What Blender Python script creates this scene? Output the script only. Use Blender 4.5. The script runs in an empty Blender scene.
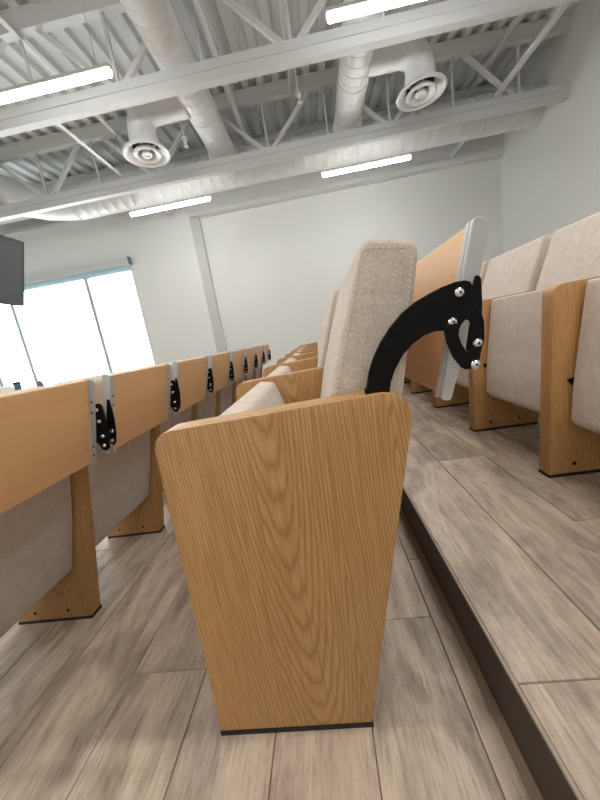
import bpy, bmesh, math, random
from mathutils import Vector, Matrix
random.seed(7)
C = bpy.context.scene.collection
PI = math.pi

# ------------------------------------------------------------------ materials
def new_mat(name):
    m = bpy.data.materials.new(name); m.use_nodes = True
    nt = m.node_tree
    return m, nt, nt.nodes['Principled BSDF']

def srgb(r, g, b):
    f = lambda c: (c/255/12.92) if c/255 <= .04045 else ((c/255+.055)/1.055)**2.4
    return (f(r), f(g), f(b), 1)

def plain(name, col, rough=.5, metal=0, spec=.5, coat=0):
    m, nt, b = new_mat(name)
    b.inputs['Base Color'].default_value = col
    b.inputs['Roughness'].default_value = rough
    b.inputs['Metallic'].default_value = metal
    b.inputs['Specular IOR Level'].default_value = spec
    b.inputs['Coat Weight'].default_value = coat
    return m

class NT:
    """tiny wrapper for building node trees"""
    def __init__(s, nt): s.nt = nt
    def n(s, t, **kw):
        nd = s.nt.nodes.new(t)
        for k, v in kw.items(): setattr(nd, k, v)
        return nd
    def l(s, a, b): s.nt.links.new(a, b)
    def math(s, op, a, b=None, c=None):
        nd = s.n('ShaderNodeMath', operation=op)
        for i, v in enumerate((a, b, c)):
            if v is None: continue
            if isinstance(v, (int, float)): nd.inputs[i].default_value = v
            else: s.l(v, nd.inputs[i])
        return nd.outputs[0]
    def mapping(s, vec, scale=(1,1,1), loc=(0,0,0)):
        nd = s.n('ShaderNodeMapping'); s.l(vec, nd.inputs[0])
        nd.inputs['Scale'].default_value = scale; nd.inputs['Location'].default_value = loc
        return nd.outputs[0]
    def noise(s, vec, scale=5, detail=3, rough=.5, dist=0):
        nd = s.n('ShaderNodeTexNoise'); s.l(vec, nd.inputs['Vector'])
        nd.inputs['Scale'].default_value = scale; nd.inputs['Detail'].default_value = detail
        nd.inputs['Roughness'].default_value = rough; nd.inputs['Distortion'].default_value = dist
        return nd.outputs[0]
    def ramp(s, fac, stops, interp='LINEAR'):
        nd = s.n('ShaderNodeValToRGB'); s.l(fac, nd.inputs[0])
        cr = nd.color_ramp; cr.interpolation = interp
        while len(cr.elements) < len(stops): cr.elements.new(.5)
        for e, (p, c) in zip(cr.elements, stops): e.position = p; e.color = c
        return nd.outputs[0]
    def mix(s, fac, a, b, mode='MIX'):
        nd = s.n('ShaderNodeMix', data_type='RGBA', blend_type=mode)
        for i, v in ((0, fac), (6, a), (7, b)):
            if isinstance(v, (int, float)): nd.inputs[i].default_value = v
            elif isinstance(v, tuple): nd.inputs[i].default_value = v
            else: s.l(v, nd.inputs[i])
        return nd.outputs[2]
    def bump(s, h, strength, dist, bsdf):
        nd = s.n('ShaderNodeBump'); s.l(h, nd.inputs['Height'])
        nd.inputs['Strength'].default_value = strength; nd.inputs['Distance'].default_value = dist
        s.l(nd.outputs[0], bsdf.inputs['Normal'])

def oak_mat():
    m, nt, b = new_mat('oak_veneer'); t = NT(nt)
    co = t.n('ShaderNodeTexCoord').outputs['Object']
    wob = t.noise(t.mapping(co, (7, 7, 1.7)), 1.0, 3, .5)
    wob2 = t.noise(t.mapping(co, (70, 70, 3.2)), 1.0, 3, .55)
    sep = t.n('ShaderNodeSeparateXYZ'); t.l(co, sep.inputs[0])
    x = t.math('ADD', t.math('SUBTRACT', sep.outputs[0], t.math('MULTIPLY', t.math('SUBTRACT', sep.outputs[2], .3), -.02)),
               t.math('MULTIPLY', sep.outputs[1], .8))
    z = sep.outputs[2]
    def dist(cx, cz, k):
        dx = t.math('SUBTRACT', x, cx); dz = t.math('MULTIPLY', t.math('SUBTRACT', z, cz), k)
        return t.math('SQRT', t.math('ADD', t.math('MULTIPLY', dx, dx), t.math('MULTIPLY', dz, dz)))
    r = t.math('SMOOTH_MIN', dist(-.115, 1.05, .088), dist(.078, .50, .10), .012)
    ph = t.math('ADD', t.math('MULTIPLY', r, 205), t.math('ADD', t.math('MULTIPLY', wob, 4.0), t.math('MULTIPLY', wob2, 1.1)))
    fr = t.math('FRACT', ph)
    ring = t.ramp(fr, [(0, (.9,.9,.9,1)), (.16, (.30,.30,.30,1)), (.45, (.0,.0,.0,1)), (.72, (.25,.25,.25,1)), (.94, (1,1,1,1)), (1, (.9,.9,.9,1))])
    pores = t.noise(t.mapping(co, (420, 420, 11)), 1.0, 2, .6)
    fib = t.ramp(pores, [(.42, (0,0,0,1)), (.68, (1,1,1,1))])
    broad = t.noise(t.mapping(co, (14, 14, 1.2), (3, 1, 2)), 1.0, 2, .5)
    base = t.mix(broad, srgb(180, 138, 86), srgb(201, 161, 109))
    c1 = t.mix(t.math('MULTIPLY', ring, .70), base, srgb(144, 98, 52))
    c2 = t.mix(t.math('MULTIPLY', fib, .62), c1, srgb(146, 100, 56))
    t.l(c2, b.inputs['Base Color'])
    b.inputs['Roughness'].default_value = .42
    t.bump(fib, .12, .001, b)
    return m

def beech_mat():
    m, nt, b = new_mat('maple_veneer'); t = NT(nt)
    co = t.n('ShaderNodeTexCoord').outputs['Object']
    rnd = t.n('ShaderNodeObjectInfo').outputs['Random']
    off = t.n('ShaderNodeVectorMath', operation='ADD'); t.l(co, off.inputs[0]); t.l(t.math('MULTIPLY', rnd, 9.0), off.inputs[1])
    v = off.outputs[0]
    g = t.noise(t.mapping(v, (30, 2.0, 30)), 1.0, 4, .6)
    f = t.noise(t.mapping(v, (160, 9, 160)), 1.0, 2, .6)
    c = t.mix(g, srgb(213, 166, 115), srgb(230, 189, 142))
    c = t.mix(t.math('MULTIPLY', f, .25), c, srgb(198, 148, 98))
    fl = t.ramp(t.noise(t.mapping(v, (150, 42, 150)), 1.0, 1, .5), [(.74, (0,0,0,1)), (.80, (1,1,1,1))])
    c = t.mix(t.math('MULTIPLY', fl, .5), c, srgb(150, 100, 66))
    t.l(c, b.inputs['Base Color']); b.inputs['Roughness'].default_value = .4
    return m

def fabric_mat(name, a, c2, scale=900):
    m, nt, b = new_mat(name); t = NT(nt)
    co = t.n('ShaderNodeTexCoord').outputs['Object']
    n1 = t.noise(co, scale, 2, .7)
    w1 = t.noise(t.mapping(co, (scale*.25, scale*.25, scale*1.3)), 1.0, 1, .5)
    w2 = t.noise(t.mapping(co, (scale*1.3, scale*1.3, scale*.25)), 1.0, 1, .5)
    w = t.math('ADD', t.math('MULTIPLY', w1, .5), t.math('MULTIPLY', w2, .5))
    mot = t.noise(co, 26, 3, .6)
    f = t.math('ADD', t.math('MULTIPLY', w, .65), t.math('ADD', t.math('MULTIPLY', n1, .2), t.math('MULTIPLY', mot, .15)))
    c = t.ramp(f, [(.36, a), (.64, c2)])
    t.l(c, b.inputs['Base Color'])
    b.inputs['Roughness'].default_value = .95; b.inputs['Specular IOR Level'].default_value = .15
    b.inputs['Sheen Weight'].default_value = .15
    t.bump(w, .25, .002, b)
    return m

def plank_mat():
    m, nt, b = new_mat('grey_oak_plank'); t = NT(nt)
    at = t.n('ShaderNodeAttribute', attribute_name='rnd')
    rnd = at.outputs['Fac']
    co = t.n('ShaderNodeTexCoord').outputs['Object']
    sh = t.n('ShaderNodeCombineXYZ'); t.l(t.math('MULTIPLY', rnd, 7.3), sh.inputs[0]); t.l(t.math('MULTIPLY', rnd, 31.7), sh.inputs[1])
    av = t.n('ShaderNodeVectorMath', operation='ADD'); t.l(co, av.inputs[0]); t.l(sh.outputs[0], av.inputs[1])
    v = av.outputs[0]
    big = t.noise(t.mapping(v, (10, 3.4, 10)), 1.0, 5, .62, 1.0)
    mid = t.noise(t.mapping(v, (30, 4.0, 30)), 1.0, 5, .68, .6)
    fine = t.noise(t.mapping(v, (210, 12, 210)), 1.0, 4, .65)
    saw = t.noise(t.mapping(v, (30, 190, 30)), 1.0, 2, .6)
    f = t.math('ADD', t.math('MULTIPLY', big, .60), t.math('ADD', t.math('MULTIPLY', mid, .30), t.math('MULTIPLY', fine, .10)))
    c = t.ramp(f, [(.31, srgb(94, 83, 74)), (.42, srgb(146, 131, 117)), (.52, srgb(180, 163, 147)), (.66, srgb(212, 195, 175))])
    tint = t.ramp(rnd, [(0, (.80,.80,.80,1)), (.5, (.93,.92,.91,1)), (1, (1.0,.99,.97,1))])
    c = t.mix(1.0, c, tint, 'MULTIPLY')
    grain = t.ramp(fine, [(.36, (1,1,1,1)), (.47, (0,0,0,1))])
    c = t.mix(t.math('MULTIPLY', grain, .34), c, srgb(100, 87, 76))
    sawm = t.ramp(saw, [(.38, (1,1,1,1)), (.48, (0,0,0,1))])
    c = t.mix(t.math('MULTIPLY', sawm, .06), c, srgb(110, 98, 88))
    knots = t.ramp(t.noise(t.mapping(v, (13, 4.5, 13)), 1.0, 1, .4), [(.76, (0,0,0,1)), (.86, (1,1,1,1))])
    c = t.mix(t.math('MULTIPLY', knots, .6), c, srgb(78, 68, 62))
    t.l(c, b.inputs['Base Color'])
    t.l(t.ramp(mid, [(.3, (.46,.46,.46,1)), (.7, (.34,.34,.34,1))]), b.inputs['Roughness'])
    t.bump(f, .10, .002, b)
    return m

def wall_mat(name, col):
    m, nt, b = new_mat(name); t = NT(nt)
    co = t.n('ShaderNodeTexCoord').outputs['Object']
    n = t.noise(co, 160, 2, .6)
    b.inputs['Base Color'].default_value = col; b.inputs['Roughness'].default_value = .75
    t.bump(n, .06, .003, b)
    return m

OAK = oak_mat(); BEECH = beech_mat()
FAB = fabric_mat('beige_fabric', srgb(166, 153, 141), srgb(228, 216, 205))
PLANK = plank_mat()
WALL = wall_mat('white_wall_paint', srgb(226, 228, 226))
TRIMW = plain('white_trim_paint', srgb(214, 215, 213), .5)
JAMB = plain('grey_jamb_paint', srgb(196, 198, 198), .5)
CEIL = plain('white_steel_paint', srgb(208, 210, 210), .55)
DUCT = plain('white_duct_paint', srgb(216, 217, 216), .45)
DARK = plain('neck_shade', srgb(40, 36, 32), .8)  # colour standing in for the shade inside a diffuser neck
QUART = plain('quarter_round_highlight', srgb(122, 106, 92), .35)  # lighter than the riser: highlight along its foot put into the colour
SEAM = plain('plank_seam', srgb(84, 73, 64), .8)
RISER = plain('dark_riser_board', srgb(60, 51, 44), .6)
NOSE = plain('step_nosing', srgb(150, 136, 124), .45)
BLACK = plain('black_powder_coat', srgb(8, 8, 9), .6, 0, .18)
BLACKP = plain('black_plastic_strip', srgb(22, 21, 21), .6)
SILVER = plain('silver_powder_coat', srgb(190, 190, 190), .4, .15)
CHROME = plain('chrome', srgb(225, 225, 228), .16, 1)
SOCK = plain('bolt_socket', srgb(70, 70, 74), .4, .8)
THREAD = plain('seam_thread', srgb(226, 217, 208), .9)
SHADEFAB = plain('pale_blue_shade_cloth', srgb(176, 206, 216), .8)
CASS = plain('grey_aluminium', srgb(200, 202, 202), .45, .1)
FRAME = plain('pale_window_frame', srgb(182, 192, 198), .45)
SCREEN = plain('screen_with_reflection', srgb(66, 71, 76), .06, 0, 1.0, .6)  # grey base holds the room's reflection; the glass itself is dark
BEZEL = plain('black_bezel', srgb(12, 12, 13), .35)
BLUE = plain('blue_cup', srgb(62, 116, 138), .4)
GREYP = plain('grey_plastic', srgb(120, 122, 128), .4)
PAPER = plain('white_paper', srgb(240, 240, 236), .8)

def emit(name, col, s):
    m, nt, b = new_mat(name)
    b.inputs['Base Color'].default_value = (.8, .8, .8, 1)
    b.inputs['Emission Color'].default_value = col; b.inputs['Emission Strength'].default_value = s
    return m
TUBE = emit('lit_diffuser', (1.0, .99, .975, 1), 56.0)

def glass_mat():
    m = bpy.data.materials.new('window_glass'); m.use_nodes = True
    nt = m.node_tree; nt.nodes.clear(); t = NT(nt)
    out = t.n('ShaderNodeOutputMaterial'); mx = t.n('ShaderNodeMixShader')
    tr = t.n('ShaderNodeBsdfTransparent'); gl = t.n('ShaderNodeBsdfGlossy'); gl.inputs['Roughness'].default_value = .02
    tr.inputs[0].default_value = (.96, .98, .98, 1)
    lw = t.n('ShaderNodeLayerWeight'); lw.inputs[0].default_value = .5
    fac = t.math('ADD', t.math('MULTIPLY', t.math('POWER', lw.outputs['Facing'], 5.0), .9), .04)
    t.l(fac, mx.inputs[0]); t.l(tr.outputs[0], mx.inputs[1]); t.l(gl.outputs[0], mx.inputs[2]); t.l(mx.outputs[0], out.inputs[0])
    return m
GLASS = glass_mat()

# ------------------------------------------------------------------ mesh helpers
def box(bm, x0, x1, y0, y1, z0, z1, mi=0):
    vs = [bm.verts.new(p) for p in ((x0,y0,z0),(x1,y0,z0),(x1,y1,z0),(x0,y1,z0),(x0,y0,z1),(x1,y0,z1),(x1,y1,z1),(x0,y1,z1))]
    for q in ((0,3,2,1),(4,5,6,7),(0,1,5,4),(1,2,6,5),(2,3,7,6),(3,0,4,7)):
        f = bm.faces.new([vs[i] for i in q]); f.material_index = mi
    return bm

def prism(bm, pts, y0, y1, mi=0):
    """polygon in X-Z pushed along Y"""
    a = [bm.verts.new((x, y0, z)) for x, z in pts]; b = [bm.verts.new((x, y1, z)) for x, z in pts]
    n = len(pts)
    fs = [bm.faces.new(a), bm.faces.new(b[::-1])]
    for i in range(n): fs.append(bm.faces.new((a[i], b[i], b[(i+1) % n], a[(i+1) % n])))
    for f in fs: f.material_index = mi
    bmesh.ops.recalc_face_normals(bm, faces=fs)
    return bm

def bevel(bm, w, seg=2, ang=40):
    es = [e for e in bm.edges if len(e.link_faces) == 2 and e.calc_face_angle(0) > math.radians(ang)]
    bmesh.ops.bevel(bm, geom=es, offset=w, segments=seg, profile=.5, affect='EDGES', clamp_overlap=True)
    return bm

def round_poly(pts, radii, seg=6):
    """round the corners of a polygon"""
    out = []
    n = len(pts)
    for i, p in enumerate(pts):
        r = radii[i] if isinstance(radii, (list, tuple)) else radii
        p = Vector(p); a = Vector(pts[i-1]) - p; b = Vector(pts[(i+1) % n]) - p
        if r <= 0: out.append(tuple(p)); continue
        la, lb = a.length, b.length; a.normalize(); b.normalize()
        th = a.angle(b); d = min(r/math.tan(th/2), la*.48, lb*.48)
        s, e = p + a*d, p + b*d
        for k in range(seg+1):
            u = k/seg
            out.append(tuple((1-u)**2*s + 2*u*(1-u)*p + u*u*e))
    return out

def smooth_poly(pts, n=2):
    """one Chaikin pass or two over a closed outline"""
    for _ in range(n):
        o = []
        for i in range(len(pts)):
            a, b = Vector(pts[i]), Vector(pts[(i+1) % len(pts)])
            o += [tuple(a*.75+b*.25), tuple(a*.25+b*.75)]
        pts = o
    return pts

def tube(bm, pts, r, seg=12, mi=0, caps=True):
    """a round tube through points; r a number or a list"""
    pts = [Vector(p) for p in pts]; n = len(pts)
    rings = []; prev = None
    for i, p in enumerate(pts):
        d = (pts[min(i+1, n-1)] - pts[max(i-1, 0)]).normalized()
        if prev is None:
            u = d.cross(Vector((0,0,1)))
            if u.length < .1: u = d.cross(Vector((1,0,0)))
        else: u = prev - d*prev.dot(d)
        u.normalize(); prev = u; w = d.cross(u)
        rr = r[i] if isinstance(r, (list, tuple)) else r
        rings.append([bm.verts.new(p + (u*math.cos(a)+w*math.sin(a))*rr) for a in [2*PI*k/seg for k in range(seg)]])
    fs = []
    for A, B in zip(rings, rings[1:]):
        for k in range(seg): fs.append(bm.faces.new((A[k], A[(k+1) % seg], B[(k+1) % seg], B[k])))
    if caps: fs += [bm.faces.new(rings[0]), bm.faces.new(rings[-1][::-1])]
    for f in fs: f.material_index = mi
    bmesh.ops.recalc_face_normals(bm, faces=fs)
    return bm

def lathe(bm, prof, o=(0,0,0), axis='Z', seg=32, mi=0):
    """profile of (radius, height) spun about an axis through o"""
    o = Vector(o)
    def P(r, h, a):
        c, s = r*math.cos(a), r*math.sin(a)
        return o + Vector({'Z': (c, s, h), 'Y': (c, h, s), 'X': (h, c, s)}[axis])
    rings = []
    for r, h in prof:
        if r < 1e-6: rings.append([bm.verts.new(P(0, h, 0))])
        else: rings.append([bm.verts.new(P(r, h, 2*PI*k/seg)) for k in range(seg)])
    fs = []
    for A, B in zip(rings, rings[1:]):
        for k in range(seg):
            k2 = (k+1) % seg
            if len(A) == 1 and len(B) == 1: continue
            if len(A) == 1: fs.append(bm.faces.new((A[0], B[k], B[k2])))
            elif len(B) == 1: fs.append(bm.faces.new((A[k], A[k2], B[0])))
            else: fs.append(bm.faces.new((A[k], A[k2], B[k2], B[k])))
    for f in fs: f.material_index = mi
    bmesh.ops.recalc_face_normals(bm, faces=fs)
    return bm

def bar(bm, a, b, w, h, up=(0,0,1), mi=0):
    """a rectangular bar from a to b"""
    a, b = Vector(a), Vector(b); d = (b-a).normalized(); s = d.cross(Vector(up))
    if s.length < .05: s = d.cross(Vector((0,1,0)))
    s.normalize(); u = s.cross(d)
    vs = []
    for p in (a, b):
        for i, j in ((-1,-1),(1,-1),(1,1),(-1,1)): vs.append(bm.verts.new(p + s*(i*w/2) + u*(j*h/2)))
    fs = [bm.faces.new([vs[i] for i in q]) for q in ((0,1,2,3),(7,6,5,4),(0,4,5,1),(1,5,6,2),(2,6,7,3),(3,7,4,0))]
    for f in fs: f.material_index = mi
    bmesh.ops.recalc_face_normals(bm, faces=fs)
    return bm

def angle_iron(bm, a, b, w=.05, t=.007, flip=1, up=(0,0,1)):
    """an L-section bar"""
    a, b = Vector(a), Vector(b); d = (b-a).normalized(); s = d.cross(Vector(up))
    if s.length < .05: s = d.cross(Vector((0,1,0)))
    s.normalize(); u = s.cross(d)
    bar(bm, a + s*(flip*w/2), b + s*(flip*w/2), w, t, up)
    bar(bm, a + u*(w/2), b + u*(w/2), t, w, up)
    return bm

def obj(name, bm, mats, parent=None, ang=35):
    me = bpy.data.meshes.new(name); bm.to_mesh(me); bm.free()
    for m in (mats if isinstance(mats, (list, tuple)) else [mats]): me.materials.append(m)
    for p in me.polygons: p.use_smooth = True
    me.set_sharp_from_angle(angle=math.radians(ang))
    o = bpy.data.objects.new(name, me); C.objects.link(o)
    if parent: o.parent = parent
    return o

def B(): return bmesh.new()

def tag(o, label, cat, group=None):
    o['label'] = label; o['category'] = cat
    if group: o['group'] = group
    return o

def empty(name, loc=(0,0,0)):
    o = bpy.data.objects.new(name, None); C.objects.link(o); o.location = loc; o.empty_display_size = .05
    return o

def struct(name, bm, m, ang=35):
    o = obj(name, bm, m, None, ang); o['kind'] = 'structure'; return o

def copy_tree(o, parent=None):
    c = o.copy(); C.objects.link(c)
    if parent: c.parent = parent
    for ch in list(o.children): copy_tree(ch, c)
    return c

# ------------------------------------------------------------------ measures of the room
XR, XF, YF, YB = 3.64, -7.3, 6.40, -3.2       # right wall, front wall, far wall, wall behind
ZD = 4.05                                     # underside of the roof deck
Z1, ZL = .14, -.143                            # upper tread, lower tread (middle tread is 0)
XA, XB, XC = -.736, .229, 1.21                 # risers

# ------------------------------------------------------------------ floor: planks along the rows, laid one by one
PW = .1825
def planks(name, x0, x1, z, seam_x, ends, y0=YB, y1=YF, L=1.22):
    bm = B(); lay = bm.faces.layers.float.new('rnd')
    g = .0006
    i0 = math.floor((x0-seam_x)/PW)
    i = i0
    rr = random.Random(hash((round(x0*1000), round(z*1000))) & 0xffff)
    box(bm, x0, x1, y0, y1, z-.05, z-.003, 1)
    while seam_x + i*PW < x1-1e-4:
        a = max(x0, seam_x+i*PW); b = min(x1, seam_x+(i+1)*PW)
        off = ends.get(i, rr.random()*L)
        y = off - math.ceil((off-y0)/L)*L
        while y < y1:
            c, d = max(y, y0), min(y+L, y1)
            if d-c > .01 and b-a > .004:
                v = rr.random()
                gx0 = g if a > x0 else 0; gx1 = g if b < x1 else 0
                tp = [(a+gx0, c+g), (b-gx1, c+g), (b-gx1, d-g), (a+gx0, d-g)]
                e = .0012
                top = [bm.verts.new((X, Y, z)) for X, Y in ((tp[0][0]+e, tp[0][1]+e), (tp[1][0]-e, tp[1][1]+e), (tp[2][0]-e, tp[2][1]-e), (tp[3][0]+e, tp[3][1]-e))]
                bot = [bm.verts.new((X, Y, z-.0025)) for X, Y in tp]
                fs = [bm.faces.new(top)] + [bm.faces.new((bot[k], bot[(k+1) % 4], top[(k+1) % 4], top[k])) for k in range(4)]
                for f in fs: f[lay] = v
            y += L
        i += 1
    return struct(name, bm, [PLANK, SEAM], 10)

planks('floor', XA+.002, XB, 0, -.5525, {0: .585, 1: .30, 2: .05, 3: .67, -1: .25, 4: .87})
planks('floor_upper', XB+.002, XC, Z1, XB+.002, {0: .41, 1: 1.24-1.22, 2: .78, 3: .2, -1: .41})
planks('floor_lower', -1.698, XA, ZL, XA, {-1: .49, -2: .95, -3: .1})
planks('floor_back', XC+.002, XR, .28, XC, {})
planks('floor_front', XF, -1.70, -.286, -1.70, {})

def riser(i, x, z0, z1):
    bm = B(); box(bm, x-.003, x+.0017, YB, YF, z0-.02, z1-.0035)
    struct('trim_%d' % i, bm, RISER)
    bm = B(); prism(bm, round_poly([(x-.0038, z1-.005), (x-.0038, z1-.0003), (x+.0018, z1), (x+.0018, z1-.005)], [.0005, .0015, .0005, .0005], 3), YB, YF)
    struct('trim_%d' % (i+1), bm, NOSE)
    bm = B(); prism(bm, round_poly([(x-.003, z0), (x-.016, z0), (x-.016, z0+.012), (x-.003, z0+.016)], [0, 0, .007, 0], 3), YB, YF)
    struct('trim_%d' % (i+2), bm, QUART)
riser(1, XB, 0, Z1)
riser(4, XC, Z1, .28)
riser(7, XA, ZL, 0)
riser(10, -1.70, -.286, ZL)

# ------------------------------------------------------------------ walls
WX0, WX1, WZ0, WZ1 = -6.95, -3.40, .45, 2.66     # window opening
RX0, RZ1 = -1.84, 3.24                            # recessed bay of the far wall
bm = B()
box(bm, XF, WX0, YF, YF+.2, -.4, ZD+.1); box(bm, WX1, -2.06, YF, YF+.2, -.4, ZD+.1)
box(bm, WX0, WX1, YF, YF+.2, -.4, WZ0); box(bm, WX0, WX1, YF, YF+.2, WZ1, ZD+.1)
box(bm, -2.06, XR, YF+.07, YF+.2, -.4, ZD+.1)
box(bm, -2.06, XR, YF, YF+.07, RZ1+.1, ZD+.1)
struct('wall_far', bm, WALL)
bm = B(); box(bm, XR, XR+.2, YB-.2, YF+.2, -.4, ZD+.1); struct('wall_right', bm, WALL)
bm = B(); box(bm, XF-.2, XF, YB-.2, YF+.2, -.4, ZD+.1); struct('wall_front', bm, WALL)
bm = B(); box(bm, XF, XR, YB-.2, YB, -.4, ZD+.1); struct('wall_back', bm, WALL)
# jamb strip and header round the bay
bm = B(); box(bm, -2.06, -1.88, YF-.015, YF+.068, -.286, RZ1-.02); bevel(bm, .004, 1); struct('trim_13', bm, JAMB)
bm = B(); box(bm, -2.06, XR, YF-.06, YF+.068, RZ1, RZ1+.10); bevel(bm, .006, 2); struct('trim_14', bm, TRIMW)
bm = B(); box(bm, -1.88, XR, YF-.02, YF+.068, RZ1-.02, RZ1); struct('trim_15', bm, JAMB)

# ------------------------------------------------------------------ window
bm = B()
fy0, fy1 = YF+.03, YF+.11
box(bm, WX0, WX0+.05, fy0, fy1, WZ0, WZ1); box(bm, WX1-.045, WX1, fy0, fy1, WZ0, WZ1)
box(bm, WX0+.05, WX1-.045, fy0, fy1, WZ0, WZ0+.06); box(bm, WX0+.05, WX1-.045, fy0, fy1, WZ1-.12, WZ1)
for x in (-4.42, -6.13): box(bm, x-.036, x+.036, fy0, fy1, WZ0+.06, WZ1-.12)
win = struct('window_1', bm, FRAME)
edges = [WX0+.05, -6.166, -6.094, -4.456, -4.384, WX1-.045]
for a, b in zip(edges[::2], edges[1::2]):
    bm = B(); box(bm, a, b, YF+.066, YF+.074, WZ0+.06, WZ1-.12); obj('pane', bm, GLASS, win)
bm = B(); box(bm, WX0-.05, WX1+.03, YF-.04, YF+.029, WZ0-.03, WZ0); s_ = obj('window_sill', bm, TRIMW, win)
cas = empty('roller_shade', (-5.16, YF-.05, 2.62))
tag(cas, 'grey roller shade cassette rolled up above the bright window', 'window shade')
bm = B(); box(bm, -1.80, 1.775, -.06, .049, 0, .135); bevel(bm, .008, 2); obj('cassette', bm, CASS, cas)
bm = B(); box(bm, 1.776, 1.79, -.062, .049, -.004, .139); bevel(bm, .004, 1); obj('end_cap', bm, plain('dark_grey_cap', srgb(110, 110, 112), .5), cas)
bm = B(); box(bm, -1.76, 1.74, -.012, -.009, -.07, 0); obj('shade_cloth', bm, SHADEFAB, cas)

# ------------------------------------------------------------------ roof deck, joists, beam
bm = B()
p = .203; prof = []
x = XF-.1
while x < XR+.2:
    prof += [(x, ZD), (x+.085, ZD), (x+.110, ZD+.055), (x+.178, ZD+.055)]
    x += p
prof += [(x, ZD), (x, ZD+.12), (XF-.1, ZD+.12)]
prism(bm, prof, YB-.1, YF+.1)
struct('ceiling', bm, CEIL, 20)

BC0, BC1 = 3.16, 3.325       # bottom chord
def joist(Y, nodes, label):
    r = empty('open_web_joist', (0, Y, BC0)); tag(r, label, 'roof joist', 'open web joists under the roof deck')
    bm = B(); z = 0; t = .006
    box(bm, XF+.01, XR-.002, -.042, .042, 0, .078); box(bm, XF+.01, XR-.002, -.034, .034, .078, .086); box(bm, XF+.01, XR-.002, -.042, .042, .086, BC1-BC0)
    bevel(bm, .004, 1); obj('bottom_chord', bm, CEIL, r)
    bm = B(); tz = ZD-BC0
    box(bm, XF+.01, XR-.002, -.042, .042, tz-.155, tz-.015); box(bm, XF+.01, XR-.002, -.06, .06, tz-.015, tz-.001)
    bevel(bm, .004, 1)
    obj('top_chord', bm, CEIL, r)
    zt, zb = tz-.13, .15
    for nx in nodes:
        for s in (-1, 1):
            x1 = nx + s*.69
            if x1 > XR-.06 or x1 < XF: continue
            bm = B(); angle_iron(bm, (nx+s*.07, 0, zb), (x1, 0, zt), .042, .007, s, (0, 1, 0)); obj('web_diagonal', bm, CEIL, r)
        bm = B(); bar(bm, (nx, 0, zb), (nx, 0, zt), .028, .028); obj('web_post', bm, CEIL, r)
        if nx + .835 < XR - .1:
            bm = B(); bar(bm, (nx+.835, 0, zb), (nx+.835, 0, zt), .02, .02); obj('web_post', bm, CEIL, r)
    return r
joist(3.45, [-6.52, -4.86, -3.19, -1.52, .15, 1.82], 'white open-web roof joist nearest the camera, above the two upper round ducts')
joist(4.955, [-6.94, -5.28, -3.62, -1.95, -.29, 1.38, 3.04], 'white open-web roof joist crossing just past the two round ceiling diffusers')
bm = B(); box(bm, XF+.01, XR-.01, 5.94, 5.95, 3.60, ZD-.002); box(bm, XF+.01, XR-.01, 5.89, 6.0, 3.59, 3.60); box(bm, XF+.01, XR-.01, 5.89, 6.0, ZD-.012, ZD-.002)
tag(obj('steel_beam', bm, CEIL), 'deep white steel beam under the deck beside the far wall', 'steel beam')

def bridging(x, z, y0, y1, label):
    bm = B(); angle_iron(bm, (x, y0, z), (x, y1, z), .045, .006, 1)
    tag(obj('bridging_bar', bm, CEIL), label, 'bridging bar', 'bridging bars across the joists')
bridging(-2.41, BC1+.003, .2, YF-.005, 'white angle bar across the lower joist chords by the window side diffuser')
bridging(-2.37, ZD-.20, .2, 5.88, 'white angle bar under the deck above the window side light fixture')
bridging(2.72, BC1+.003, .2, YF-.01, 'long white angle bar crossing the joists beside the tall blank wall')
bridging(2.76, ZD-.20, .2, 5.88, 'short white angle bar under the deck near the tall blank wall')

# ------------------------------------------------------------------ ducts
def ridged(bm, pts, r, step=.13, seg=24):
    """a round spiral duct: a tube with raised seams"""
    pts = [Vector(p) for p in pts]
    out, rad = [], []
    for a, b in zip(pts, pts[1:]):
        L = (b-a).length; n = max(1, int(L/step))
        for k in range(n):
            for u, dr in ((0, .0), (.9, .0), (.93, .003), (.97, .003)):
                out.append(a.lerp(b, (k+u)/n)); rad.append(r+dr)
    out.append(pts[-1]); rad.append(r)
    return tube(bm, out, rad, seg)

def arc(c, r, a0, a1, plane, n=7):
    o = []
    for k in range(n+1):
        a = math.radians(a0+(a1-a0)*k/n); u, v = r*math.cos(a), r*math.sin(a)
        o.append(Vector(c) + Vector({'XZ': (u, 0, v), 'XY': (u, v, 0), 'YZ': (0, u, v)}[plane]))
    return o

def small_duct(x, xd, yd, label, zc=3.54):
    r = empty('spiral_duct', (x, 3, zc)); tag(r, label, 'duct', 'round ducts running towards the far wall')
    bm = B(); ridged(bm, [(0, -4.5, 0), (0, 2.42, 0)], .178); obj('duct_run', bm, DUCT, r)
    for y in (-.9, 1.35):
        bm = B(); lathe(bm, [(.178, -.03), (.188, -.03), (.188, .03), (.178, .03)], (0, y, 0), 'Y', 24); obj('collar', bm, DUCT, r)
    bm = B(); tube(bm, [(0, 2.02, -.02), (0, 2.10, -.05), (0, 2.20, -.07), (0, 2.40, -.09)], [.180, .2, .21, .22], 24); obj('saddle_tap', bm, DUCT, r)
    s = 1 if xd > x else -1
    bm = B(); dx = xd-x; dy = yd-3
    pts = [(s*.12, dy, -.02), (dx-s*.20, dy, -.02)]
    pts += [tuple(q) for q in arc((dx-s*.20, dy, -.22), .20, 90, 0 if s > 0 else 180, 'XZ')]
    pts += [(dx, dy, -.29)]
    tube(bm, pts, .15, 24); obj('branch_elbow', bm, DUCT, r)
    for q in (.25,):
        bm = B(); bar(bm, (s*.3, dy, .12), (s*.3, dy, ZD-zc-.005), .012, .012); obj('hanger_strap', bm, CEIL, r)
    return r
small_duct(-.97, -1.66, 4.10, 'white round spiral duct nearer the window, feeding the window side diffuser')
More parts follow.
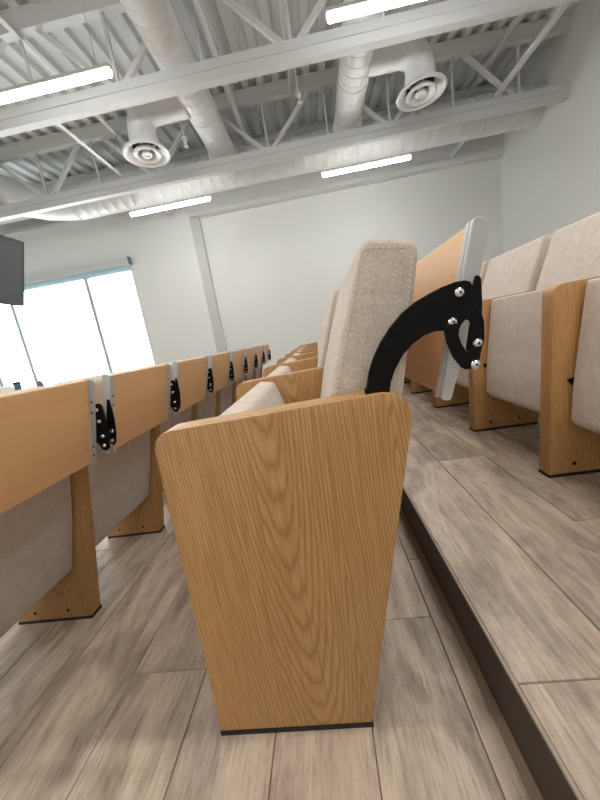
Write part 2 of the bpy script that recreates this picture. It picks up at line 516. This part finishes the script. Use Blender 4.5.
small_duct(.845, 1.50, 4.10, 'white round spiral duct above the big oak panel, feeding the other diffuser')

r = empty('main_duct', (0, 5.52, 3.45)); tag(r, 'large white round duct running along the far wall behind the joists', 'duct')
bm = B(); ridged(bm, [(XR-.02, 0, 0), (-3.57, 0, 0)], .25, .16, 28); obj('duct_run', bm, DUCT, r)
bm = B(); path = [(x-.42, y, z) for x, y, z in [(-3.15, 0, 0), (-3.38, -.02, .02), (-3.62, -.10, .05), (-3.84, -.26, .08), (-3.98, -.48, .11), (-4.04, -.75, .135), (-4.05, -1.0, .14), (-4.05, -1.2, .14)]]
tube(bm, path, [.25, .25, .255, .25, .245, .23, .225, .22], 28); obj('elbow', bm, DUCT, r)
bm = B(); ridged(bm, [(0, 0, 0), (0, -4.8, 0)], .22, .16, 28)
r = tag(obj('round_duct', bm, DUCT), 'big white round duct coming off the main duct elbow above the television', 'duct'); r.location = (-4.47, 4.318, 3.59)

def diffuser(x, y, z, label):
    r = empty('ceiling_diffuser', (x, y, z)); tag(r, label, 'air diffuser', 'round ceiling diffusers')
    bm = B(); lathe(bm, [(.150, .145), (.157, .14), (.157, .05), (.162, .042), (.212, .018), (.246, -.004), (.258, -.022), (.260, -.034), (.250, -.041), (.236, -.037), (.212, -.022), (.186, .002), (.146, .040), (.145, .14)], seg=40); obj('outer_cone', bm, DUCT, r)
    bm = B(); lathe(bm, [(.092, .035), (.12, .012), (.150, -.02), (.157, -.038), (.149, -.048), (.126, -.044), (.100, -.022), (.084, .006), (.084, .035), (.092, .035)], seg=36); obj('middle_ring', bm, DUCT, r)
    bm = B(); lathe(bm, [(.0, .03), (.035, .02), (.056, -.018), (.060, -.036), (.052, -.046), (.034, -.047), (.030, -.040), (0, -.040)], seg=28); obj('centre_cap', bm, DUCT, r)
    bm = B(); lathe(bm, [(0, .06), (.143, .06), (.143, .064), (0, .064)], seg=24); obj('neck_shade_disc', bm, DARK, r)  # dark disc added for the shade in the open neck
    bm = B(); bar(bm, (-.145, 0, .045), (.145, 0, .045), .012, .01); bar(bm, (0, -.145, .045), (0, .145, .045), .012, .01); bar(bm, (0, 0, .028), (0, 0, .05), .012, .012); obj('spider', bm, DUCT, r)
diffuser(-1.66, 4.10, 3.115, 'round white ceiling diffuser on the window side, at the end of its own short branch')
diffuser(1.50, 4.10, 3.115, 'round white ceiling diffuser on the side of the tall blank wall, above the upper row')

# pipes and sprinklers
def pipe(x, z, rad, y0, y1, name, label, cat, cy=()):
    r = empty(name, (x, y0, z)); tag(r, label, cat)
    bm = B(); tube(bm, [(0, 0, 0), (0, y1-y0, 0)], rad, 12); obj('pipe_run', bm, DUCT, r)
    for y in cy:
        bm = B(); tube(bm, [(0, y-y0-.04, 0), (0, y-y0+.04, 0)], rad*1.22, 12); obj('coupling', bm, DUCT, r)
    for y in [q for q in (1.6, 2.6, 4.2, 5.6) if y0 < q < y1]:
        bm = B(); bar(bm, (0, y-y0, rad), (0, y-y0, ZD-z-.002), .012, .004); obj('hanger', bm, CEIL, r)
pipe(-.63, 3.72, .036, .4, 5.88, 'sprinkler_pipe', 'white sprinkler pipe running beside the window side spiral duct', 'pipe', (3.05, 4.45))
pipe(.115, 3.88, .011, .4, 5.88, 'conduit', 'thin conduit under the deck between the two spiral ducts', 'conduit')
def sprinkler(x, y, z, label):
    r = empty('fire_sprinkler', (x, y, z)); tag(r, label, 'sprinkler', 'sprinkler heads')
    bm = B(); tube(bm, [(0, 0, .02), (0, 0, ZD-z-.001)], .012, 10); obj('drop_pipe', bm, DUCT, r)
    bm = B(); lathe(bm, [(0, -.03), (.03, -.03), (.03, -.024), (.012, -.02), (.012, .02), (.022, .025), (.022, .05), (0, .05)], seg=16); obj('nozzle', bm, DUCT, r)
    bm = B(); lathe(bm, [(.0, .06), (.04, .055), (.043, .075), (0, .08)], seg=16); obj('escutcheon', bm, DUCT, r)
sprinkler(-1.33, 4.62, 3.40, 'small white sprinkler head beside the window side diffuser branch')
sprinkler(.20, 4.45, 3.50, 'small white sprinkler head left of the spiral duct over the big oak panel')

# ------------------------------------------------------------------ lights
def fixture(x, y, label, z=2.82):
    r = empty('linear_light', (x, y, z)); tag(r, label, 'ceiling light', 'suspended linear lights')
    bm = B(); prism(bm, [(-.029, .012), (.029, .012), (.024, .045), (-.024, .045)], -.6, .6); bevel(bm, .004, 1)
    o = obj('housing', bm, TRIMW, r); o.rotation_euler.z = PI/2
    bm = B(); tube(bm, [(-.59, 0, 0), (-.585, 0, 0), (.585, 0, 0), (.59, 0, 0)], [.022, .027, .027, .022], 20); obj('diffuser_tube', bm, TUBE, r)
    for s in (-.5, .5):
        bm = B(); tube(bm, [(s, 0, .045), (s, 0, ZD-z-.003)], .0022, 6); obj('suspension_wire', bm, CASS, r)
    return r
LZ = 2.82
fixture(.98, 2.66, 'lit white linear light nearest the camera, above the tall seat back')
fixture(-1.80, 2.66, 'lit white linear light nearest the camera on the window side')
fixture(.98, 4.84, 'lit white linear light by the far wall, over the recessed bay')
fixture(-1.80, 4.84, 'lit white linear light by the far wall, beside the jamb strip')
def lamp(x, y, e, sx=1.2, sy=.08, z=LZ, col=(1, .965, .91)):
    l = bpy.data.lights.new('room_lamp', 'AREA'); l.shape = 'RECTANGLE'; l.size = sx; l.size_y = sy; l.energy = e; l.color = col
    o = bpy.data.objects.new('room_lamp', l); C.objects.link(o); o.location = (x, y, z); return o
LE = 19
for y in (.48, -1.7):
    for x in (.98, -1.80): lamp(x, y, LE)
for y in (.48, 2.66, -1.7): lamp(-4.58, y, LE*.8)
# up light of the hanging fixtures the room has behind the camera
for x in (.98, -1.8):
    for y in (.48, -1.7):
        o = lamp(x, y, LE*.35, z=LZ+.08); o.rotation_euler = (PI, 0, 0)

# rail high on the far wall
r = empty('wall_rail', (-4.68, YF-.03, 3.56)); tag(r, 'long white double rail high on the far wall above the window', 'rail')
bm = B(); box(bm, -1.08, 1.08, -.05, .029, 0, .035); box(bm, -1.08, 1.08, -.02, .029, .035, .06); box(bm, -1.08, 1.08, -.05, .029, .06, .085); bevel(bm, .004, 1); obj('track', bm, TRIMW, r)

# ------------------------------------------------------------------ television
t = empty('television', (-3.70, 3.48, 2.10)); tag(t, 'black flat television hung from the ceiling in front of the window, tilted down', 'television')
t.rotation_euler = (0, math.radians(19.5), 0)
W, H = .72, .405
bm = B(); box(bm, -.045, 0, -W, W, -H, H); bevel(bm, .006, 2); obj('casing', bm, BEZEL, t)
bm = B(); box(bm, 0.0005, .004, -W, W, -H, -H+.014); box(bm, .0005, .004, -W, W, H-.012, H); box(bm, .0005, .004, -W, -W+.012, -H+.014, H-.012); box(bm, .0005, .004, W-.012, W, -H+.014, H-.012); obj('bezel', bm, BEZEL, t)
bm = B(); box(bm, .0002, .0022, -W+.012, W-.012, -H+.014, H-.012); obj('screen', bm, SCREEN, t)
bm = B(); box(bm, -.09, -.045, -.2, .2, -.15, .15); bevel(bm, .006, 1); obj('mount_plate', bm, BLACK, t)
m_ = t.rotation_euler.to_matrix().inverted()
top = m_ @ Vector((-.10, -.16, ZD-2.10-.004)); low = m_ @ Vector((-.10, -.16, .03))
bm = B(); tube(bm, [low, top], .022, 12); obj('ceiling_pole', bm, BLACK, t)

# ------------------------------------------------------------------ lectern with cup (beyond the lower row)
t = empty('lectern', (-3.10, 3.0, -.286)); tag(t, 'pale lectern with a cup on it beyond the lower row of seats', 'lectern')
bm = B(); box(bm, -.22, .22, -.45, .45, 0, .86); bevel(bm, .006, 1); obj('body', bm, BEECH, t)
bm = B(); box(bm, -.27, .27, -.5, .5, .86, .89); bevel(bm, .005, 1); obj('top', bm, BEECH, t)
t = empty('cup', (-3.075, 3.0, .605)); tag(t, 'small blue cup with a dark lid showing above the lower row against the window', 'cup')
bm = B(); lathe(bm, [(0, 0), (.026, 0), (.031, .115), (0, .115)], seg=24); obj('body', bm, BLUE, t)
bm = B(); lathe(bm, [(0, .115), (.035, .115), (.035, .127), (.028, .133), (.028, .137), (0, .137)], seg=24); obj('lid', bm, BLACKP, t)
t = tag(obj('paper_packet', prism(B(), round_poly([(-.05, 0), (.05, 0), (.03, .10), (-.02, .115)], .01), -.14, .0), PAPER), 'white paper packet beside the blue cup', 'packet'); t.location = (-3.10, 2.95, .605)
t = tag(obj('computer_mouse', lathe(B(), [(0, .0), (.03, 0), (.034, .02), (.026, .04), (.012, .047), (0, .048)], seg=20), GREYP), 'small grey rounded object behind the lower row at the foot of the window post', 'desk object'); t.location = (-3.03, 3.21, .605)
t.name = 'desk_mouse'; t.scale = (1, 1, 2.3)

# ------------------------------------------------------------------ auditorium seats
ARM = [(0.0597,0.6105),(0.0597,0.6205),(0.0626,0.6345),(0.068,0.654),(0.0771,0.6746),(0.089,0.6942),(0.1044,0.7129),(0.1232,0.7305),(0.143,0.7428),(0.1621,0.7505),(0.1809,0.7568),(0.1993,0.7605),(0.2119,0.7605),(0.2189,0.7575),(0.2214,0.7514),(0.2199,0.742),(0.2246,0.7285),(0.2312,0.7146),(0.2349,0.701),(0.2343,0.6786),(0.2327,0.6682),(0.2276,0.6629),(0.2213,0.6635),(0.2149,0.6626),(0.2094,0.6642),(0.2123,0.6764),(0.2159,0.6948),(0.2177,0.7009),(0.2158,0.7064),(0.2096,0.7074),(0.2037,0.7017),(0.199,0.6964),(0.1932,0.6928),(0.1804,0.6968),(0.1655,0.698),(0.1501,0.6941),(0.1342,0.6851),(0.1195,0.6718),(0.106,0.6522),(0.0984,0.6352),(0.0932,0.6155),(0.0925,0.6105)]
LINK = [(0.177,0.7028),(0.1799,0.6799),(0.1877,0.6576),(0.198,0.6417),(0.2034,0.6377),(0.2097,0.6379),(0.2171,0.6363),(0.2211,0.6408),(0.2252,0.6575),(0.2279,0.6684),(0.2187,0.6669),(0.2123,0.6648),(0.2056,0.6636),(0.1993,0.6764),(0.1963,0.6885),(0.1979,0.6961),(0.2003,0.7005),(0.1933,0.7054)]
SLIV = [(.2440,.7680),(.2485,.7665),(.2510,.7620),(.2512,.7306),(.2495,.6950),(.2430,.6550),(.2340,.6230),(.2250,.6160),(.2160,.6210),(.2140,.6450),(.2200,.6900),(.2340,.7330)]
SLIVN = [(.222,.776),(.234,.765),(.262,.766),(.269,.757),(.268,.72),(.264,.66),(.254,.622),(.243,.615),(.230,.622),(.22,.66),(.212,.72)]
SBOLTN = [(.251,.747),(.248,.711),(.246,.664),(.2425,.634)]
SBOLT = [(.2330,.6620),(.2255,.6310)]
BOLT = [(0.2021,0.7455),(0.1906,0.707),(0.2232,0.6721),(0.2158,0.6434)]
PH = .611                      # panel height
PANEL = round_poly([(-.292, .010), (-.003, .010), (.130, PH+.013), (-.277, PH)], [.002, .002, .046, .036], 8)
PT = .0245                     # half thickness of a panel

def make_panel(parent, screws):
    bm = prism(B(), PANEL, -PT, PT); bevel(bm, .0022, 2, 60)
    p = obj('side_panel', bm, OAK, parent, 30)
    bm = B(); box(bm, -.294, -.001, -PT-.0008, PT+.0008, 0, .010); bevel(bm, .0015, 1); obj('foot_strip', bm, BLACKP, p)
    if screws:
        for x in (-.215, -.085):
            bm = B(); lathe(bm, [(0, -.0015), (.0055, -.0015), (.0065, 0), (.0065, .004)], (x, -PT, .042), 'Y', 14); obj('screw_cap', bm, BLACKP, p)
    return p

def make_arm(parent):
    bm = prism(B(), ARM, -.011, -.003); bevel(bm, .001, 1, 60)
    a = obj('tablet_arm', bm, BLACK, parent, 40)
    bm = prism(B(), LINK, -.017, -.0115); bevel(bm, .0008, 1, 60); obj('link_plate', bm, BLACK, a, 40)
    bm = B(); box(bm, .0590, .0942, -.0119, -.0021, .6105, .6300); bevel(bm, .0015, 1); obj('sleeve', bm, BLACK, a)
    for i, (x, z) in enumerate(BOLT):
        y = -.011 if i < 2 else -.017
        if i == 2: y = -.011
        bm = B(); lathe(bm, [(.0018, -.0040), (.0018, -.0058), (.0036, -.0056), (.0058, -.0042), (.0070, -.0020), (.0072, .001)], (x, y, z), 'Y', 20)
        lathe(bm, [(0, -.0036), (.0018, -.0040)], (x, y, z), 'Y', 6, 1)
        obj('bolt', bm, [CHROME, SOCK], a, 50)
    return a

# direction of the hanging tablet
T0 = Vector((.192, .583)); T1 = Vector((.2595, .847)); TD = (T1-T0).normalized(); TN = Vector((TD.y, -TD.x))   # TN points to the back
def tp(u, v):
    """u from 0 (bottom) to 1 (top) along the tablet, v metres towards the back"""
    q = T0.lerp(T1, u) + TN*v; return (q.x, q.y)
def make_tablet(parent):
    y0, y1 = .031, .464
    bm = prism(B(), round_poly([tp(.03, -.009), tp(.03, .008), tp(.985, .008), tp(.985, -.009)], .004, 3), y0+.009, y1-.009); bevel(bm, .001, 1, 60)
    t = obj('tablet', bm, BEECH, parent)
    for s, a, b in ((-1, y0, y0+.010), (1, y1-.010, y1)):
        cap = round_poly([tp(0, -.010), tp(.0, .006), tp(.30, .012), tp(.62, .014), tp(.97, .013), tp(1.0, .006), tp(1.0, -.012), tp(.60, -.012)], [.009, .006, .1, .1, .01, .01, .008, .1], 4)
        bm = prism(B(), cap, a, b); bevel(bm, .0012, 1, 60)
        # lip lapping over both faces of the wood
        l0, l1 = (b, b+.012) if s < 0 else (a-.012, a)
        prism(bm, [tp(.01, -.0125), tp(.01, -.0095), tp(.985, -.0095), tp(.985, -.0125)], l0, l1)
        prism(bm, [tp(.01, .0085), tp(.01, .0115), tp(.985, .0125), tp(.985, .0085)], l0, l1)
        e = obj('end_cap', bm, SILVER, t, 30)
        for u in (.12, .22, .62, .74):
            q = tp(u, .0118+.001*u); d = TN
            bm = B(); tube(bm, [(q[0]-d.x*.001, (l0+l1)/2, q[1]-d.y*.001), (q[0]+d.x*.0012, (l0+l1)/2, q[1]+d.y*.0012)], .0032, 10)
            # screws are specks; kept in the cap's own mesh
            for f in bm.faces: f.material_index = 1
            tmp = bpy.data.meshes.new('x'); bm.to_mesh(tmp); bm.free()
            b2 = B(); b2.from_mesh(e.data); b2.from_mesh(tmp); b2.to_mesh(e.data); b2.free(); bpy.data.meshes.remove(tmp)
        e.data.materials.append(BLACKP)
        sy = (y0-.0065, y0-.0005) if s < 0 else (y1+.0005, y1+.0065)
        bm = prism(B(), SLIVN if s > 0 else SLIV, *sy); bevel(bm, .0008, 1, 60); sp = obj('support_plate', bm, BLACK, t, 40)
        for x, z in (SBOLTN if s > 0 else SBOLT):
            lathe_y = sy[0]
            bm = B(); lathe(bm, [(0, -.0048), (.003, -.0046), (.0052, -.0034), (.0064, -.0014), (.0066, .001)], (x, lathe_y, z), 'Y', 14)
            tmp = bpy.data.meshes.new('x'); bm.to_mesh(tmp); bm.free()
            b2 = B(); b2.from_mesh(sp.data); n0 = len(b2.faces); b2.from_mesh(tmp); b2.faces.ensure_lookup_table()
            for f in b2.faces[n0:]: f.material_index = 1; f.smooth = True
            b2.to_mesh(sp.data); b2.free(); bpy.data.meshes.remove(tmp)
        sp.data.materials.append(CHROME)
    return t

def cushion(pts, y0, y1, bev, name, parent, radii, seg=6):
    bm = prism(B(), round_poly(pts, radii, seg), y0, y1)
    caps = [f for f in bm.faces if len(f.verts) > 6]
    es = list({e for f in caps for e in f.edges})
    bmesh.ops.bevel(bm, geom=es, offset=bev, segments=4, profile=.5, affect='EDGES', clamp_overlap=True)
    # n-gon caps triangulate badly when smooth-shaded: keep them flat
    return obj(name, bm, FAB, parent, 50)

BACK = [(.0865, .848), (.171, .834), (.1265, .613), (.076, .42), (.008, .205), (-.052, .215), (-.052, .33), (-.028, .50), (.004, .613), (.045, .735)]
BACKR = [.020, .026, .1, .2, .02, .02, .1, .2, .2, .2]
SEAT = [(-.196, .610), (-.148, .602), (-.118, .50), (-.075, .30), (-.055, .19), (-.085, .155), (-.205, .165), (-.238, .19), (-.232, .30), (-.212, .48)]
SEATR = [.010, .018, .1, .1, .03, .03, .03, .03, .1, .1]
def make_chair():
    r = empty('auditorium_seat')
    make_panel(r, True)
    b = cushion(BACK, PT+.004, .503-PT-.004, .010, 'backrest', r, BACKR)
    # stitched piping along the two side seams
    for y in (PT+.0055, .503-PT-.0055):
        ip = [Vector((.0835, .834)), Vector((.159, .8225)), Vector((.1160, .613)), Vector((.066, .42)), Vector((.004, .23)), Vector((-.04, .235)), Vector((-.041, .33)), Vector((-.017, .50)), Vector((.0135, .613)), Vector((.053, .735))]
        ring = round_poly([tuple(q) for q in ip], [.014, .018, .1, .1, .01, .01, .1, .1, .1, .1], 4)
        bm = B(); sgn = -1 if y < .2 else 1
        # dashes of thread
        L = 0; segs = list(zip(ring, ring[1:]+ring[:1])); pos = []
        for a, c in segs:
            a, c = Vector(a), Vector(c); d = (c-a).length
            k = 0
            while L + k*.0085 < L + d and k < 400:
                pos.append((a.lerp(c, min(1, k*.0085/max(d, 1e-6))), (c-a).normalized() if d > 1e-6 else Vector((1, 0)))); k += 1
        for q, d in pos:
            e = q + d*.0048
            bar(bm, (q.x, y+sgn*.0021, q.y), (e.x, y+sgn*.0021, e.y), .0017, .0014, (0, 1, 0))
        obj('stitching', bm, THREAD, b)
    cushion(SEAT, PT+.010, .503-PT-.010, .012, 'seat_cushion', r, SEATR)
    # hinges joining the seat to the panels
    for y0, y1 in ((PT+.0005, PT+.0095), (.503-PT-.0095, .503-PT-.003)):
        bm = prism(B(), [(-.243, .325), (-.10, .35), (-.08, .25), (-.20, .268)], y0, y1); bevel(bm, .001, 1, 60); obj('seat_hinge', bm, BLACK, r)
    make_arm(r); make_tablet(r)
    return r

def unpanel_screws(ch):
    for p in ch.children:
        if p.name.startswith('side_panel'):
            for s in list(p.children):
                if s.name.startswith('screw_cap'): bpy.data.objects.remove(s)

def make_end():
    r = empty('end_panel'); make_panel(r, True); make_arm(r); return r

PITCH = .503
ORD = ['first', 'second', 'third', 'fourth', 'fifth', 'sixth', 'seventh', 'eighth']
rows = [  # x, y of first panel centre, floor z, group, labels
    (0, .479, 0, 'seats of the middle row', ['seat behind the large oak panel filling the middle, with stitched backrest and black arm'] +
        ['%s tip-up seat of the middle row counting from the large oak panel' % ORD[k] for k in range(1, 8)]),
    (-.946, .434, ZL, 'seats of the lower row', ['nearest seat of the lower row, its wooden tablet cropped below the blue cup'] +
        ['%s seat of the lower row from the camera, wooden tablet hung on its back' % ORD[k] for k in range(1, 8)]),
    (.980, .528, Z1, 'seats of the upper row', ['nearest seat of the upper row, cropped by the picture edge above the step'] +
        ['%s beige tip-up seat of the upper row counting from the camera' % ORD[k] for k in range(1, 8)]),
]
proto = make_chair()
# the open end of the middle row has the short support only
def short_support(ch):
    for tb in ch.children:
        if tb.name.startswith('tablet') and not tb.name.startswith('tablet_arm'):
            sp = next(c for c in tb.children if c.name == 'support_plate')
            bm = prism(B(), [(.2440,.7680),(.2485,.7665),(.2510,.7620),(.2512,.7306),(.2490,.6950),(.2370,.700),(.2330,.735)], .0245, .0305); bevel(bm, .0008, 1, 60)
            me = bpy.data.meshes.new('support_plate'); bm.to_mesh(me); bm.free(); me.materials.append(BLACK); sp.data = me
endp = make_end(); first = True; firste = True
ends = ['oak panel closing the middle row at its far end', 'oak panel closing the lower row at its far end', 'oak panel closing the upper row at its far end']
for (x, y, z, grp, labs), el in zip(rows, ends):
    for k, lab in enumerate(labs):
        if first and k == 0: ch = proto; first = False
        else: ch = copy_tree(proto)
        if ch is not proto:
            for q in ch.children:
                if q.name.startswith('backrest'): q.location.x = -.014
        ch.location = (x, y+k*PITCH, z); tag(ch, lab, 'auditorium seat', grp)
    e = endp if firste else copy_tree(endp)
    firste = False
    e.location = (x, y+8*PITCH, z); tag(e, el, 'seat end panel', 'row end panels')
unpanel_screws(proto); short_support(proto)

# ------------------------------------------------------------------ daylight outside
w = bpy.data.worlds.new('World'); bpy.context.scene.world = w; w.use_nodes = True
bg = w.node_tree.nodes['Background']; bg.inputs[0].default_value = (.97, .99, 1, 1); bg.inputs[1].default_value = 9.0
pl = bpy.data.lights.new('window_portal', 'AREA'); pl.shape = 'RECTANGLE'; pl.size = WX1-WX0; pl.size_y = WZ1-WZ0
pl.cycles.is_portal = True
po = bpy.data.objects.new('window_portal', pl); C.objects.link(po); po.location = ((WX0+WX1)/2, YF+.16, (WZ0+WZ1)/2); po.rotation_euler = (-PI/2, 0, 0)

# ------------------------------------------------------------------ camera
def rotm(a, b, c):
    Bm = Matrix(((1,0,0),(0,0,-1),(0,1,0)))
    Rz = Matrix(((math.cos(c), -math.sin(c), 0), (math.sin(c), math.cos(c), 0), (0,0,1)))
    Rx = Matrix(((1,0,0), (0, math.cos(a), -math.sin(a)), (0, math.sin(a), math.cos(a))))
    Ry = Matrix(((math.cos(b), 0, math.sin(b)), (0,1,0), (-math.sin(b), 0, math.cos(b))))
    return Rz @ Rx @ Ry @ Bm
R = rotm(.193537335, .085075749, -.162440448)
cam = bpy.data.cameras.new('Camera'); co = bpy.data.objects.new('Camera', cam); C.objects.link(co)
M = Matrix((R[0], -R[1], -R[2])).transposed()
co.matrix_world = Matrix.Translation((0, 0, .72)) @ M.to_4x4()
cam.sensor_fit = 'HORIZONTAL'; cam.sensor_width = 36; cam.lens = 36*314.46/600; cam.clip_start = .01; cam.clip_end = 200
sc = bpy.context.scene; sc.camera = co
sc.view_settings.view_transform = 'Standard'; sc.view_settings.look = 'None'; sc.view_settings.gamma = 1
sc.view_settings.exposure = .26
sc.cycles.max_bounces = 10; sc.cycles.diffuse_bounces = 6; sc.cycles.use_denoising = True
